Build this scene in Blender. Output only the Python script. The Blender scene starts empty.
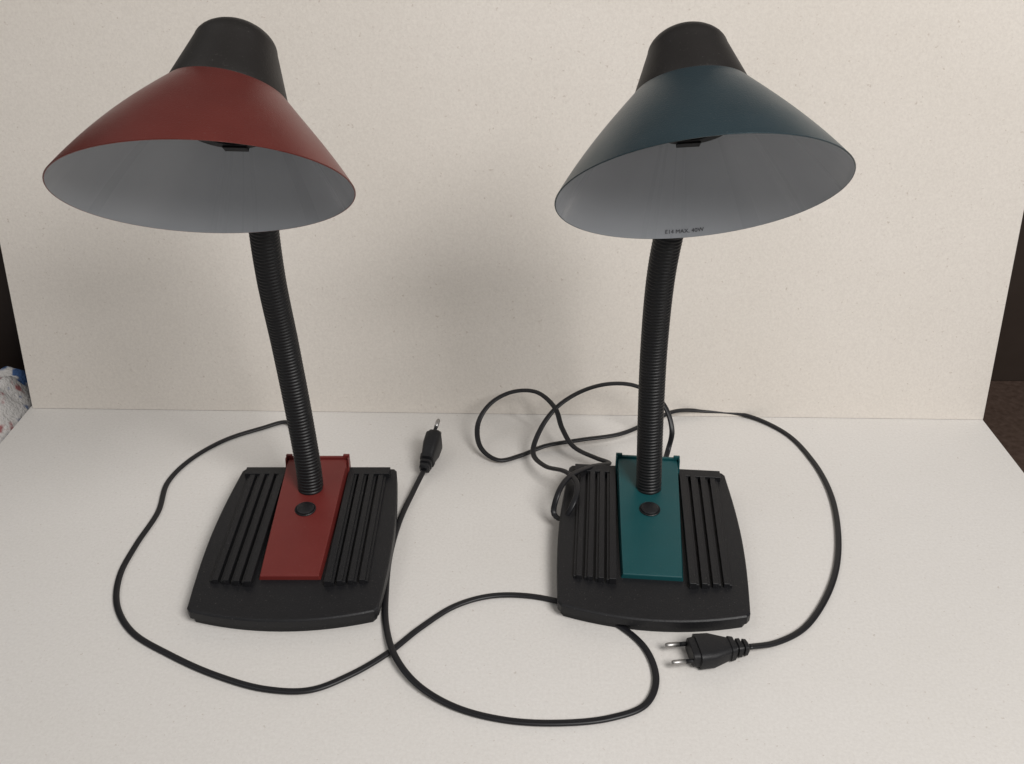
import bpy, bmesh, math, random
from mathutils import Vector, Matrix, noise
random.seed(3)
scene=bpy.context.scene
scene.view_settings.view_transform='Standard'
try: scene.view_settings.look='None'
except: pass
scene.view_settings.exposure=0
# ---------- materials
def newmat(name):
    m=bpy.data.materials.new(name); m.use_nodes=True
    nt=m.node_tree; b=nt.nodes['Principled BSDF']; return m,nt,b
def simple(name,col,rough=.5,metal=0,bump=0,bscale=600,var=.12,coat=0,spec=.5,vscale=45,dust=0,streak=False):
    m,nt,b=newmat(name)
    tc=nt.nodes.new('ShaderNodeTexCoord'); n=nt.nodes.new('ShaderNodeTexNoise'); n.inputs['Scale'].default_value=vscale; n.inputs['Detail'].default_value=6
    nt.links.new(tc.outputs['Object'],n.inputs['Vector'])
    mx=nt.nodes.new('ShaderNodeMix'); mx.data_type='RGBA'
    mx.inputs[6].default_value=(*[c*(1-var) for c in col],1); mx.inputs[7].default_value=(*[min(1,c*(1+var)) for c in col],1)
    nt.links.new(n.outputs['Fac'],mx.inputs[0]); src=mx.outputs[2]
    if dust:
        n3=nt.nodes.new('ShaderNodeTexNoise'); n3.inputs['Scale'].default_value=700; n3.inputs['Detail'].default_value=2
        nt.links.new(tc.outputs['Object'],n3.inputs['Vector'])
        r=nt.nodes.new('ShaderNodeMapRange'); r.inputs[1].default_value=.66; r.inputs[2].default_value=.78; r.inputs[4].default_value=dust
        nt.links.new(n3.outputs['Fac'],r.inputs[0])
        m4=nt.nodes.new('ShaderNodeMix'); m4.data_type='RGBA'; m4.inputs[7].default_value=(.35,.33,.31,1)
        nt.links.new(r.outputs[0],m4.inputs[0]); nt.links.new(src,m4.inputs[6]); src=m4.outputs[2]
    nt.links.new(src,b.inputs['Base Color'])
    mr=nt.nodes.new('ShaderNodeMapRange'); mr.inputs[3].default_value=max(0,rough-.07); mr.inputs[4].default_value=min(1,rough+.07)
    nt.links.new(n.outputs['Fac'],mr.inputs[0]); nt.links.new(mr.outputs[0],b.inputs['Roughness'])
    if streak:
        at=nt.nodes.new('ShaderNodeAttribute'); at.attribute_name='radial'
        ns=nt.nodes.new('ShaderNodeTexNoise'); ns.inputs['Scale'].default_value=2.2; ns.inputs['Detail'].default_value=3
        nt.links.new(at.outputs['Vector'],ns.inputs['Vector'])
        mr.inputs[1].default_value=.38; mr.inputs[2].default_value=.62; mr.inputs[3].default_value=.24; mr.inputs[4].default_value=.50
        nt.links.new(ns.outputs['Fac'],mr.inputs[0])
    b.inputs['Metallic'].default_value=metal
    b.inputs['Coat Weight'].default_value=coat; b.inputs['Coat Roughness'].default_value=.3
    b.inputs['Specular IOR Level'].default_value=spec
    if bump:
        n2=nt.nodes.new('ShaderNodeTexNoise'); n2.inputs['Scale'].default_value=bscale; n2.inputs['Detail'].default_value=3
        nt.links.new(tc.outputs['Object'],n2.inputs['Vector'])
        bp=nt.nodes.new('ShaderNodeBump'); bp.inputs['Strength'].default_value=bump; bp.inputs['Distance'].default_value=.0005
        nt.links.new(n2.outputs['Fac'],bp.inputs['Height']); nt.links.new(bp.outputs[0],b.inputs['Normal'])
    return m
def card(name,c1,c2):
    m,nt,b=newmat(name); L=nt.links.new
    tc=nt.nodes.new('ShaderNodeTexCoord')
    def nz(sc,det,r=.6):
        n=nt.nodes.new('ShaderNodeTexNoise'); n.inputs['Scale'].default_value=sc; n.inputs['Detail'].default_value=det; n.inputs['Roughness'].default_value=r
        L(tc.outputs['Object'],n.inputs['Vector']); return n
    big=nz(3.5,4); fib=nz(400,4,.7); fl=nz(270,2); bl=nz(90,3)
    mx=nt.nodes.new('ShaderNodeMix'); mx.data_type='RGBA'; mx.inputs[6].default_value=(*c1,1); mx.inputs[7].default_value=(*c2,1)
    cr=nt.nodes.new('ShaderNodeValToRGB'); cr.color_ramp.elements[0].position=.3; cr.color_ramp.elements[1].position=.65
    L(fib.outputs['Fac'],cr.inputs[0]); L(cr.outputs[0],mx.inputs[0])
    m2=nt.nodes.new('ShaderNodeMix'); m2.data_type='RGBA'; m2.blend_type='MULTIPLY'; m2.inputs[0].default_value=1
    cr2=nt.nodes.new('ShaderNodeValToRGB'); cr2.color_ramp.elements[0].position=.3; cr2.color_ramp.elements[0].color=(.945,.94,.93,1); cr2.color_ramp.elements[1].position=.7; cr2.color_ramp.elements[1].color=(1,1,1,1)
    L(big.outputs['Fac'],cr2.inputs[0]); L(mx.outputs[2],m2.inputs[6]); L(cr2.outputs[0],m2.inputs[7])
    m3=nt.nodes.new('ShaderNodeMix'); m3.data_type='RGBA'; m3.inputs[7].default_value=(.36,.28,.22,1)
    cr3=nt.nodes.new('ShaderNodeValToRGB'); cr3.color_ramp.elements[0].position=.67; cr3.color_ramp.elements[0].color=(0,0,0,1); cr3.color_ramp.elements[1].position=.78; cr3.color_ramp.elements[1].color=(.5,.5,.5,1)
    L(fl.outputs['Fac'],cr3.inputs[0]); L(cr3.outputs[0],m3.inputs[0]); L(m2.outputs[2],m3.inputs[6])
    L(m3.outputs[2],b.inputs['Base Color'])
    b.inputs['Roughness'].default_value=.85; b.inputs['Specular IOR Level'].default_value=.2
    bp=nt.nodes.new('ShaderNodeBump'); bp.inputs['Strength'].default_value=.3; bp.inputs['Distance'].default_value=.0004
    ad=nt.nodes.new('ShaderNodeMath'); ad.operation='ADD'; L(fib.outputs['Fac'],ad.inputs[0]); L(bl.outputs['Fac'],ad.inputs[1])
    L(ad.outputs[0],bp.inputs['Height']); L(bp.outputs[0],b.inputs['Normal'])
    return m
M_board=card('greyboard',(.665,.620,.570),(.745,.70,.645))
M_table=card('greyboard_sheet',(.665,.640,.612),(.735,.712,.685))
M_black=simple('black_plastic',(.009,.009,.0105),.48,bump=.3,spec=.35,dust=.12)
M_cap=simple('cap_black',(.013,.011,.010),.5,bump=.2,spec=.35,dust=.08)
M_neck=simple('neck_black',(.006,.006,.007),.44,spec=.4)
M_cord=simple('cord_black',(.008,.008,.010),.42,spec=.4)
M_red=simple('red_paint',(.165,.033,.026),.34,metal=.45,bump=.35,bscale=1100,spec=.5,dust=.12)
M_teal=simple('teal_paint',(.034,.058,.070),.34,metal=.45,bump=.35,bscale=1100,spec=.5,dust=.12)
M_redp=simple('red_plastic',(.140,.021,.018),.38,dust=.08,spec=.4)
M_tealp=simple('teal_plastic',(.006,.062,.069),.38,dust=.08,spec=.4)
M_white=simple('inner_enamel',(.41,.43,.46),.4,var=.03,streak=True,spec=.45)
M_metal=simple('pin_metal',(.42,.41,.40),.42,metal=1)
M_ink=simple('ink',(.07,.07,.08),.6)
# ---------- helpers
def mkobj(name,verts,faces,mat,smooth=True,parent=None,mats=None,fm=None):
    me=bpy.data.meshes.new(name); me.from_pydata([tuple(v) for v in verts],[],faces)
    for m in (mats or [mat]): me.materials.append(m)
    if fm:
        for p,i in zip(me.polygons,fm): p.material_index=i
    for p in me.polygons: p.use_smooth=smooth
    bm=bmesh.new(); bm.from_mesh(me); bmesh.ops.recalc_face_normals(bm,faces=bm.faces); bm.to_mesh(me); bm.free()
    o=bpy.data.objects.new(name,me); scene.collection.objects.link(o)
    if parent: o.parent=parent
    return o
def smooth_by_angle(o,ang=35):
    me=o.data; bm=bmesh.new(); bm.from_mesh(me)
    for e in bm.edges:
        if len(e.link_faces)==2 and e.calc_face_angle(0)>math.radians(ang): e.smooth=False
    bm.to_mesh(me); bm.free()
def bevel(o,w=.001,seg=2):
    md=o.modifiers.new('bevel','BEVEL'); md.width=w; md.segments=seg; md.limit_method='ANGLE'; md.angle_limit=math.radians(35)
def cr(pts,step=.003):
    pts=[Vector(p) for p in pts]; out=[]
    ext=[pts[0]*2-pts[1]]+pts+[pts[-1]*2-pts[-2]]
    for i in range(1,len(ext)-2):
        p0,p1,p2,p3=[ext[q] for q in (i-1,i,i+1,i+2)]; n=max(2,int((p2-p1).length/step))
        d1=max(1e-5,(p1-p0).length**.5); d2=max(1e-5,(p2-p1).length**.5); d3=max(1e-5,(p3-p2).length**.5)
        t0=0;t1=d1;t2=t1+d2;t3=t2+d3
        for k in range(n):
            t=t1+(t2-t1)*k/n
            A1=p0*((t1-t)/(t1-t0))+p1*((t-t0)/(t1-t0)); A2=p1*((t2-t)/(t2-t1))+p2*((t-t1)/(t2-t1)); A3=p2*((t3-t)/(t3-t2))+p3*((t-t2)/(t3-t2))
            B1=A1*((t2-t)/(t2-t0))+A2*((t-t0)/(t2-t0)); B2=A2*((t3-t)/(t3-t1))+A3*((t-t1)/(t3-t1))
            out.append(B1*((t2-t)/(t2-t1))+B2*((t-t1)/(t2-t1)))
    out.append(pts[-1]); return out
def sweep(path,prof,rfun=None,up=Vector((0,0,1)),transport=False):
    V=[];F=[];n=len(prof); prev=None
    for i,p in enumerate(path):
        T=(path[min(i+1,len(path)-1)]-path[max(i-1,0)]).normalized()
        if transport and prev is not None:
            Nn=(prev-T*prev.dot(T)).normalized()
        else:
            Nn=up-T*up.dot(T)
            if Nn.length<.05: Nn=(prev or Vector((1,0,0)))-T*(prev or Vector((1,0,0))).dot(T)
            Nn.normalize()
        prev=Nn; Sd=T.cross(Nn); k=rfun(i) if rfun else 1
        for a,b in prof: V.append(p+Sd*a*k+Nn*b*k)
    for i in range(len(path)-1):
        for j in range(n):
            a=i*n+j;b=i*n+(j+1)%n; F.append((a,b,b+n,a+n))
    F.append(tuple(range(n))); F.append(tuple(range(len(V)-n,len(V))))
    return V,F
def circ(r,n=24): return [(r*math.cos(2*math.pi*k/n),r*math.sin(2*math.pi*k/n)) for k in range(n)]
def box(bmv,x0,x1,y0,y1,zb,zt,chf=0):
    V,F=bmv; i=len(V)
    for x,y in ((x0,y0),(x1,y0),(x1,y1),(x0,y1)): V.append(Vector((x,y,zb(y))))
    for x,y in ((x0,y0+chf),(x1,y0+chf),(x1,y1),(x0,y1)): V.append(Vector((x,y,zt(y))))
    for f in ((3,2,1,0),(4,5,6,7),(0,1,5,4),(1,2,6,5),(2,3,7,6),(3,0,4,7)): F.append(tuple(i+k for k in f))
ztop=lambda y: .0145+(y+.09)/.18*.008
# ---------- setting
def quadbox(name,c,thick_vec,mat):
    V=[Vector(p) for p in c]+[Vector(p)+Vector(thick_vec) for p in c]
    F=[(0,1,2,3),(7,6,5,4),(0,1,5,4),(1,2,6,5),(2,3,7,6),(3,0,4,7)]
    return mkobj(name,V,F,mat,smooth=False)
o=quadbox('table_surface',[(-.514,.85,0),(.492,.826,0),(.490,.15,0),(-.52,.15,0)],(0,0,-.004),M_table); o['kind']='structure'
lean=math.radians(10); Hb=.56
bl=Vector((-.5106,.844,.0005)); br=Vector((.492,.8216,.0005)); upv=Vector((0,math.sin(lean),math.cos(lean)))*Hb
o=quadbox('backdrop_board',[bl,br,br+upv,bl+upv],(0,.004,0),M_board)
o['label']='large beige greyboard sheet leaning upright behind the lamps'; o['category']='cardboard'
m,nt,b=newmat('carpet'); tc=nt.nodes.new('ShaderNodeTexCoord'); n=nt.nodes.new('ShaderNodeTexNoise'); n.inputs['Scale'].default_value=160; n.inputs['Detail'].default_value=5
nt.links.new(tc.outputs['Object'],n.inputs['Vector']); rp=nt.nodes.new('ShaderNodeValToRGB')
rp.color_ramp.elements[0].position=.3; rp.color_ramp.elements[0].color=(.050,.032,.024,1); rp.color_ramp.elements[1].position=.75; rp.color_ramp.elements[1].color=(.080,.054,.043,1)
nt.links.new(n.outputs['Fac'],rp.inputs[0]); nt.links.new(rp.outputs[0],b.inputs['Base Color']); b.inputs['Roughness'].default_value=.95; b.inputs['Specular IOR Level'].default_value=.1
bp=nt.nodes.new('ShaderNodeBump'); bp.inputs['Distance'].default_value=.001; nt.links.new(n.outputs['Fac'],bp.inputs['Height']); nt.links.new(bp.outputs[0],b.inputs['Normal'])
o=quadbox('floor',[(-1.2,1.2,-.03),(1.2,1.2,-.03),(1.2,-.1,-.03),(-1.2,-.1,-.03)],(0,0,-.01),m); o['kind']='structure'
M_dark=simple('dark_wood',(.026,.016,.011),.6)
o=quadbox('wall',[(-1.2,.965,-.029),(1.2,.945,-.029),(1.2,.945,.7),(-1.2,.965,.7)],(0,.02,0),M_dark); o['kind']='structure'
# cloth
m,nt,b=newmat('patterned_cloth'); tc=nt.nodes.new('ShaderNodeTexCoord'); n=nt.nodes.new('ShaderNodeTexNoise'); n.inputs['Scale'].default_value=60; n.inputs['Detail'].default_value=2
nt.links.new(tc.outputs['Object'],n.inputs['Vector'])
sx=nt.nodes.new('ShaderNodeSeparateXYZ'); nt.links.new(tc.outputs['Object'],sx.inputs[0])
mr=nt.nodes.new('ShaderNodeMapRange'); mr.inputs[1].default_value=.905; mr.inputs[2].default_value=.885; mr.inputs[3].default_value=-.22; mr.inputs[4].default_value=.05
nt.links.new(sx.outputs['Y'],mr.inputs[0]); ad=nt.nodes.new('ShaderNodeMath'); ad.operation='ADD'
nt.links.new(n.outputs['Fac'],ad.inputs[0]); nt.links.new(mr.outputs[0],ad.inputs[1])
rp=nt.nodes.new('ShaderNodeValToRGB'); e=rp.color_ramp.elements
e[0].position=.37; e[0].color=(.05,.11,.26,1); e[1].position=.46; e[1].color=(.60,.58,.56,1)
q=e.new(.64); q.color=(.6,.58,.56,1); q=e.new(.73); q.color=(.36,.14,.14,1)
nt.links.new(ad.outputs[0],rp.inputs[0]); nt.links.new(rp.outputs[0],b.inputs['Base Color']); b.inputs['Roughness'].default_value=.95
nb=nt.nodes.new('ShaderNodeTexNoise'); nb.inputs['Scale'].default_value=300; nt.links.new(tc.outputs['Object'],nb.inputs['Vector'])
bp=nt.nodes.new('ShaderNodeBump'); bp.inputs['Distance'].default_value=.002; nt.links.new(nb.outputs['Fac'],bp.inputs['Height']); nt.links.new(bp.outputs[0],b.inputs['Normal'])
V=[];F=[];nx,ny=70,90
for j in range(ny):
    for i in range(nx):
        x=-.80+.283*i/(nx-1); y=.55+.39*j/(ny-1)
        e1=min(i,nx-1-i,j,ny-1-j)/8; h=min(1,e1)
        z=-.028+h*(.030+.018*noise.noise(Vector((x*16,y*16,0)))+.008*noise.noise(Vector((x*70,y*70,3)))+.022*max(0,(y-.75)/.2))
        V.append(Vector((x,y,z)))
for j in range(ny-1):
    for i in range(nx-1):
        a=j*nx+i; F.append((a,a+1,a+nx+1,a+nx))
o=mkobj('cloth',V,F,m); o['label']='crumpled white cloth with blue and red pattern beside the board'; o['category']='cloth'
# ---------- lamp
def outline(inset=0,n=14):
    pts=[]
    def hw(y):
        s=(y+.088)/.176; return .0740+.0050*math.sin(math.pi*min(1,max(0,s)))-.003*s - inset
    yb=.088-inset; yf=-.086+inset
    rc=.003
    for k in range(n+1):
        y=(yb-rc)+(yf+rc-(yb-rc))*k/n; pts.append((hw(y),y))
    w=hw(yf)
    for k in range(0,n+1):
        x=(w-.0025)*(1-2*k/n); pts.append((x,yf-.011*(1-(x/w)**2)))
    for k in range(n+1):
        y=(yf+rc)+((yb-rc)-(yf+rc))*k/n; pts.append((-hw(y),y))
    w=hw(yb)
    for k in range(3):
        pts.append(((-w+.002)+(2*w-.004)*k/2,yb))
    return pts
def build_base(lamp):
    levels=[(.0025,0,None),(.0025,.0048,None),(.0042,.0050,None),(.0042,.0062,None),(.0,.0064,None),(0,.0,-.0012),(.0012,0,0)]
    V=[];F=[]
    for inset,z,top in levels:
        for x,y in outline(inset):
            V.append(Vector((x,y,z if top is None else ztop(y)+top)))
    n=len(outline())
    for l in range(len(levels)-1):
        for j in range(n):
            a=l*n+j;b_=l*n+(j+1)%n; F.append((a,b_,b_+n,a+n))
    F.append(tuple(range(n)))
    i0=(len(levels)-1)*n
    F.append(tuple(range(i0,i0+n)))
    bmv=(V,F)
    for sx in (-1,1):
        xa,xb=sorted((sx*.0286,sx*.0660))
        box(bmv,xa,xb,.0740,.0835,lambda y:ztop(y)-.001,lambda y:ztop(y)+.0050)
        xin=[.0288,.0386,.0474,.0562]; wd=[.0056,.0046,.0046,.0046]
        for k in range(4):
            xi=xin[k]
            hgt=.0060-.0006*k
            xa,xb=sorted((sx*xi,sx*(xi+wd[k])))
            box(bmv,xa,xb,-.0620+.0012*k,.0750,lambda y:ztop(y)-.001,lambda y,h=hgt:ztop(y)+h,.0004)
            xa,xb=sorted((sx*(xi+wd[k]-.0002),sx*(xi+wd[k]+.0022)))
            box(bmv,xa,xb,-.0612+.0012*k,.0750,lambda y:ztop(y)-.001,lambda y,h=hgt:ztop(y)+h-.0018,.0004)
    o=mkobj('base',V,F,M_black,smooth=False,parent=lamp); bevel(o,.00025,1)
    return o
def build_cover(lamp,mat,base):
    V=[];F=[];bmv=(V,F)
    zt=lambda y: ztop(y)+.0046+max(0,(y+.052)/.14)*.009
    ys=[-.054,-.0535,-.03,.0,.03,.060,.084]
    for y in ys:
        q=(y+.054)/.138
        w=.0236+.0036*q**.8
        zz=zt(y) if y>-.0538 else zt(y)-.001
        for x,z in ((-w-.0015,ztop(y)-.001),(-w+.0002,zz),(w-.0002,zz),(w+.0015,ztop(y)-.001)): V.append(Vector((x,y,z)))
    for i in range(len(ys)-1):
        for j in range(4):
            a=i*4+j;b_=i*4+(j+1)%4; F.append((a,b_,b_+4,a+4))
    F.append((0,1,2,3)); F.append(tuple(range(len(V)-4,len(V))))
    box(bmv,-.0235,.0235,.0845,.0872,lambda y:.012,lambda y:.0375)
    box(bmv,-.0290,-.0233,.0847,.0874,lambda y:.012,lambda y:.0395)
    box(bmv,.0233,.0290,.0847,.0874,lambda y:.012,lambda y:.0395)
    box(bmv,-.0290,-.0276,.074,.0850,lambda y:.016,lambda y:.0385,.007)
    box(bmv,.0276,.0290,.074,.0850,lambda y:.016,lambda y:.0385,.007)
    o=mkobj('base_cover',V,F,mat,smooth=False,parent=base); bevel(o,.0005,2)
    sl=math.atan(.009/.14+.008/.18)
    R=Matrix.Rotation(sl,3,'X')
    def turned(name,c,prof,n,mat,ey=1.0):
        V=[];F=[]
        for r,z in prof:
            for k in range(n): a=2*math.pi*k/n; V.append(c+R@Vector((r*math.cos(a),r*ey*math.sin(a),z)))
        for i in range(len(prof)-1):
            for j in range(n):
                a=i*n+j;b_=i*n+(j+1)%n; F.append((a,b_,b_+n,a+n))
        F.append(tuple(range(n)));F.append(tuple(range(len(V)-n,len(V))))
        o2=mkobj(name,V,F,mat,parent=base); smooth_by_angle(o2,40); return o2
    turned('power_switch',Vector((0,.020,zt(.020))),[(.0090,-.002),(.0090,.0008),(.0085,.0012),(.0078,.0008),(.0075,.0020),(.0064,.0026),(.0001,.0027)],32,M_black,.95)
def rings(frames,n=72):
    V=[]
    for c,nr,r in frames:
        nr=nr.normalized(); X=Vector((1,0,0)); X=(X-nr*X.dot(nr)).normalized(); Y=nr.cross(X)
        for k in range(n):
            a=2*math.pi*k/n; V.append(c+(X*math.cos(a)+Y*math.sin(a))*r)
    F=[]
    for i in range(len(frames)-1):
        for j in range(n):
            a=i*n+j;b_=i*n+(j+1)%n; F.append((a,b_,b_+n,a+n))
    return V,F
def lerp(a,b,t): return a+(b-a)*t
def make_lamp(loc,rotz,paint,plastic,neck,c0,n0,R0,c1,n1,cap,cord,plugdef,text,label):
    lamp=bpy.data.objects.new('desk_lamp',None); scene.collection.objects.link(lamp)
    lamp.location=loc; lamp.rotation_euler=(0,0,rotz); lamp.empty_display_size=.05
    Mw=Matrix.Translation(loc)@Matrix.Rotation(rotz,4,'Z'); Mi=Mw.inverted()
    L=lambda V:[Mi@Vector(v) for v in V]
    lamp['label']=label; lamp['category']='lamp'; lamp['group']='pair of matching desk lamps'
    base=build_base(lamp); build_cover(lamp,plastic,base)
    path=cr(neck,.0008)
    acc=[0]
    for i in range(1,len(path)): acc.append(acc[-1]+(path[i]-path[i-1]).length)
    tot=acc[-1]; N=int(tot/.0005); up=[];j=0
    for k in range(N+1):
        s=tot*k/N
        while j<len(acc)-2 and acc[j+1]<s: j+=1
        up.append(path[j].lerp(path[j+1],(s-acc[j])/max(1e-9,acc[j+1]-acc[j])))
    def rf(i):
        s=i*tot/N; ph=(s/.0030)%1
        return 1+.11*(abs(math.sin(math.pi*ph))**.6)-.065
    V,F=sweep(up,circ(.0107,28),rf,up=Vector((1,0,0)),transport=True)
    mkobj('gooseneck',L(V),F,M_neck,parent=lamp)
    fr=[];K=18; R1=.0365
    def prof(t): return lerp(R0,R1,t)+.0024*math.sin(math.pi*t**.9)
    for i in range(K+1):
        t=i/K; fr.append((c0.lerp(c1,t),n0.lerp(n1,t),prof(t)))
    inn=[(c+n.normalized()*.0002,n,r-.0010) for c,n,r in reversed(fr)]
    lip=[(c0-n0*.0004,n0,R0-.0002),(c0-n0*.0004,n0,R0-.0008)]
    n=96
    V,F=rings(fr[::-1]+lip+inn[::-1],n)
    fm=[0]*(K*n)+[0]*(2*n)+[1]*(n)+[1]*(K*n)
    fm=fm[:len(F)]
    shade=mkobj('lamp_shade',L(V),F,None,parent=lamp,mats=[paint,M_white],fm=fm)
    at=shade.data.attributes.new('radial','FLOAT_VECTOR','POINT')
    for i in range(len(V)):
        a=2*math.pi*(i%n)/n; at.data[i].vector=(math.cos(a)*2,math.sin(a)*2,0)
    smooth_by_angle(shade,50)
    a=n1.normalized()
    pr=[(-.004,.0352),(-.0005,.0363),(.001,.0360)]+[(.001+(cap-.0165)*q,.0360-.0108*q) for q in (.25,.5,.75,1)]
    r_e=pr[-1][1]; s_e=pr[-1][0]
    for th in (6,14,22,31,40,49,58,67,76,84,90):
        q=math.radians(th); pr.append((s_e+(cap-s_e)*math.sin(q),max(.0001,r_e*math.cos(q)**1.08-.0018*math.sin(q)*math.cos(q)) if th<90 else .0001))
    V,F=rings([(c1+a*s,a,r) for s,r in pr],64)
    mkobj('shade_cap',L(V),F,M_cap,parent=shade)
    ax=lerp(n0,n1,.5).normalized()
    pr=[(.0,.0335),(-.001,.0240),(-.0232,.0240),(-.0240,.0230),(-.0240,.0165),(-.012,.0155),(-.012,.0001)]
    V,F=rings([(c1+ax*s,ax,r) for s,r in pr],48)
    X=Vector((1,0,0)); X=(X-ax*X.dot(ax)).normalized(); Y=ax.cross(X); fb=Y if Y.z<0 else -Y
    i=len(V); cc=c1-ax*.0252+fb*.0215
    for sz in (0,.012):
        for sx_,sy_ in ((-1,-1),(1,-1),(1,1),(-1,1)): V.append(cc+X*sx_*.0075+fb*sy_*.003+ax*sz)
    for f in ((3,2,1,0),(4,5,6,7),(0,1,5,4),(1,2,6,5),(2,3,7,6),(3,0,4,7)): F.append(tuple(i+k for k in f))
    sk=mkobj('bulb_socket',L(V),F,M_black,parent=shade); smooth_by_angle(sk)
    if text:
        cu=bpy.data.curves.new('t','FONT'); cu.body=text; cu.size=.0044; cu.align_x='CENTER'
        to=bpy.data.objects.new('t',cu); scene.collection.objects.link(to)
        bpy.context.view_layer.update()
        me=bpy.data.meshes.new_from_object(to); bpy.data.objects.remove(to)
        nr=n0.normalized(); X=Vector((1,0,0)); X=(X-nr*X.dot(nr)).normalized(); Y=nr.cross(X)
        fb=Y if Y.z<0 else -Y
        sl=math.hypot(R0-R1,(c1-c0).length)
        V=[]
        for v in me.vertices:
            d=.0030+v.co.y; t=d/sl; ang=(v.co.x+.006)/.09
            c=c0.lerp(c1,t); r=prof(t)-.0014
            V.append(c+(fb*math.cos(ang)+X*math.sin(ang))*r)
        F=[tuple(p.vertices) for p in me.polygons]
        mkobj('printed_marking',L(V),F,M_ink,smooth=False,parent=shade)
    pts=cr(cord,.003)
    prof8=[]
    for k in range(16):
        an=2*math.pi*k/16; x=.0026*math.cos(an); y=.0017*math.sin(an)*(1-.22*math.exp(-(math.cos(an)/.3)**2)); prof8.append((x,y))
    V,F=sweep(pts,prof8)
    mkobj('power_cord',L(V),F,M_cord,parent=lamp)
    rp_,d,w=plugdef; d=d.normalized(); w=(w-d*w.dot(d)).normalized(); h=d.cross(w)
    secs=[(0,.0034,.0030),(.0015,.0052,.0048),(.0040,.0056,.0052),(.0046,.0042,.0038),(.0058,.0042,.0038),(.0064,.0062,.0056),(.0090,.0062,.0056),(.0096,.0048,.0044),(.0108,.0048,.0044),(.0114,.0078,.0066),(.0150,.0086,.0070),(.0155,.0078,.0062),(.0190,.0092,.0066),(.0290,.0130,.0078),(.0400,.0134,.0080),(.0404,.0112,.0068),(.0450,.0106,.0064),(.0455,.0100,.0058)]
    V=[];n=32
    for s,a_,b_ in secs:
        for k in range(n):
            an=2*math.pi*k/n; cx,sy=math.cos(an),math.sin(an); e=.5
            V.append(rp_+d*s+w*(a_*math.copysign(abs(cx)**e,cx))+h*(b_*math.copysign(abs(sy)**e,sy)))
    F=[]
    for i in range(len(secs)-1):
        for j in range(n):
            q=i*n+j;r=i*n+(j+1)%n;F.append((q,r,r+n,q+n))
    F.append(tuple(range(n)));F.append(tuple(range(len(V)-n,len(V))))
    pl=mkobj('plug',L(V),F,M_black,parent=lamp); smooth_by_angle(pl,25)
    for sx in (-1,1):
        st=rp_+d*.045+w*sx*.0085; 
        V,F=rings([(st,d,.0017),(st+d*.006,d,.0017),(st+d*.0061,d,.0020),(st+d*.0150,d,.0020),(st+d*.0165,d,.0014),(st+d*.0167,d,.0001)],20)
        fm=[1]*20+[0]*80
        mkobj('pin',L(V),F,None,parent=pl,mats=[M_metal,M_black],fm=fm)
    return lamp
V3=Vector
def xyz(s,zs):
    out=[]
    for q,z in zip(s.split(),zs):
        x,y=q.split(','); out.append(V3((int(x)*1e-4,int(y)*1e-4,z)))
    return out
CL=xyz('-1866,7112 -2006,7497 -2193,7918 -2341,8133 -2569,8036 -2893,7822 -3145,7478 -3249,7123 -3199,6676 -3244,6227 -3248,5852 -3148,5506 -2928,5217 -2563,4985 -2174,4793 -1779,4664 -1453,4655 -1186,4793 -932,5004 -712,5258 -454,5495 -177,5607 145,5607 501,5495 803,5311 1005,5054 1048,4747 941,4522 683,4410 333,4368 -49,4393 -402,4499 -677,4677 -859,4917 -978,5283 -1024,5676 -1038,6096 -997,6543 -907,6946 -834,7200',
 [.012,.010,.005,.003,.002]+[.0018]*26+[.0025,.0045,.006,.0025,.0018,.002,.0035,.006,.010])
CR=xyz('1388,7112 1519,7502 1553,7583 1466,7775 1221,7912 948,7950 674,7929 434,7823 275,7657 203,7440 309,7129 491,6900 578,6694 532,6474 437,6428 370,6497 397,6586 502,6783 718,7018 915,7205 801,7313 595,7410 487,7618 425,7823 241,8027 0,8043 -220,7960 -339,7809 -304,7565 -136,7447 98,7545 327,7656 675,7703 1083,7809 1434,8045 1708,8234 2025,8297 2442,8266 2784,7948 2930,7478 2959,6970 2872,6426 2702,5913 2471,5506 2240,5238 1995,5093 1770,5015',
 [.012,.012,.03,.05,.06,.06,.052,.04,.025,.014,.02,.030,.032,.027,.014,.014,.027,.032,.027,.018,.016,.022,.03,.04,.046,.045,.036,.022,.010,.004,.003,.006,.010,.010,.010,.010,.006,.003,.0018,.0018,.0018,.0018,.0018,.0018,.0018,.003,.007])
neckL=[(-.178,.664,.020),(-.1785,.668,.05),(-.1815,.673,.10),(-.1850,.673,.17),(-.1855,.661,.24),(-.1815,.650,.30),(-.174,.644,.35),(-.169,.632,.385),(-.168,.614,.402)]
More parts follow.
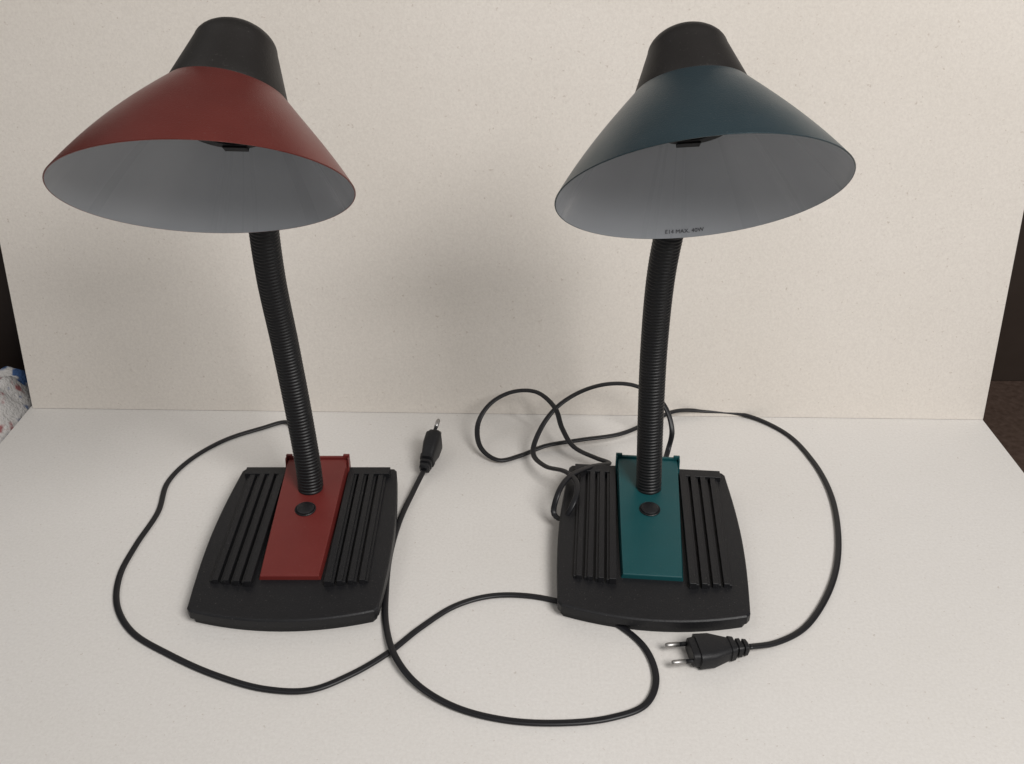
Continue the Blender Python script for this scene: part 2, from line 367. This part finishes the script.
neckR=[(.1215,.664,.020),(.1205,.669,.05),(.1185,.673,.10),(.1160,.673,.17),(.1152,.664,.24),(.1195,.656,.30),(.1220,.650,.35),(.118,.640,.38),(.114,.622,.400)]
nR=V3((-.06,.636,.767)).normalized(); cR=V3((.1165,.557,.341))
make_lamp(V3((-.178,.618,0)),0.0,M_red,M_redp,neckL,V3((-.1825,.540,.3475)),V3((-.045,.604,.792)).normalized(),.0880,V3((-.1725,.579,.3945)),V3((.10,.645,.755)).normalized(),.0475,
  CL,(CL[-1],V3((-.0730,.7760,.020))-CL[-1],V3((0,0,1))),None,'desk lamp with red shade and red panel on black base')
make_lamp(V3((.117,.618,0)),math.radians(-5),M_teal,M_tealp,neckR,cR,nR,.0905,cR+nR*.0655,nR,.0440,
  CR,(CR[-1],V3((.1248,.4944,.0082))-CR[-1],V3((0,1,0))),'E14 MAX. 40W','desk lamp with dark teal shade and teal panel on black base')
# ---------- lights
def area(name,loc,tgt,size,power,col):
    l=bpy.data.lights.new(name,'AREA'); l.shape='RECTANGLE'; l.size=size[0]; l.size_y=size[1]; l.energy=power; l.color=col
    o=bpy.data.objects.new(name,l); scene.collection.objects.link(o); o.location=loc
    o.rotation_euler=(Vector(tgt)-Vector(loc)).to_track_quat('-Z','Y').to_euler(); return o
area('window_light',(.80,-.50,1.48),(.05,.75,.15),(.75,.85),33,(1,.975,.95))
area('room_light',(-1.0,.35,1.5),(0,.6,.0),(.9,.9),3.5,(1,.985,.965))
w=bpy.data.worlds.new('World'); scene.world=w; w.use_nodes=True
w.node_tree.nodes['Background'].inputs[0].default_value=(1,.995,.985,1); w.node_tree.nodes['Background'].inputs[1].default_value=.185
TH=math.radians(31); CH=.54; FP=940.
cd=bpy.data.cameras.new('camera'); cam=bpy.data.objects.new('camera',cd); scene.collection.objects.link(cam)
cd.sensor_width=36; cd.lens=36*FP/1024; cam.location=(0,0,CH); cam.rotation_euler=(math.radians(90)-TH,0,0); cd.clip_end=50; cd.clip_start=.01
scene.camera=cam
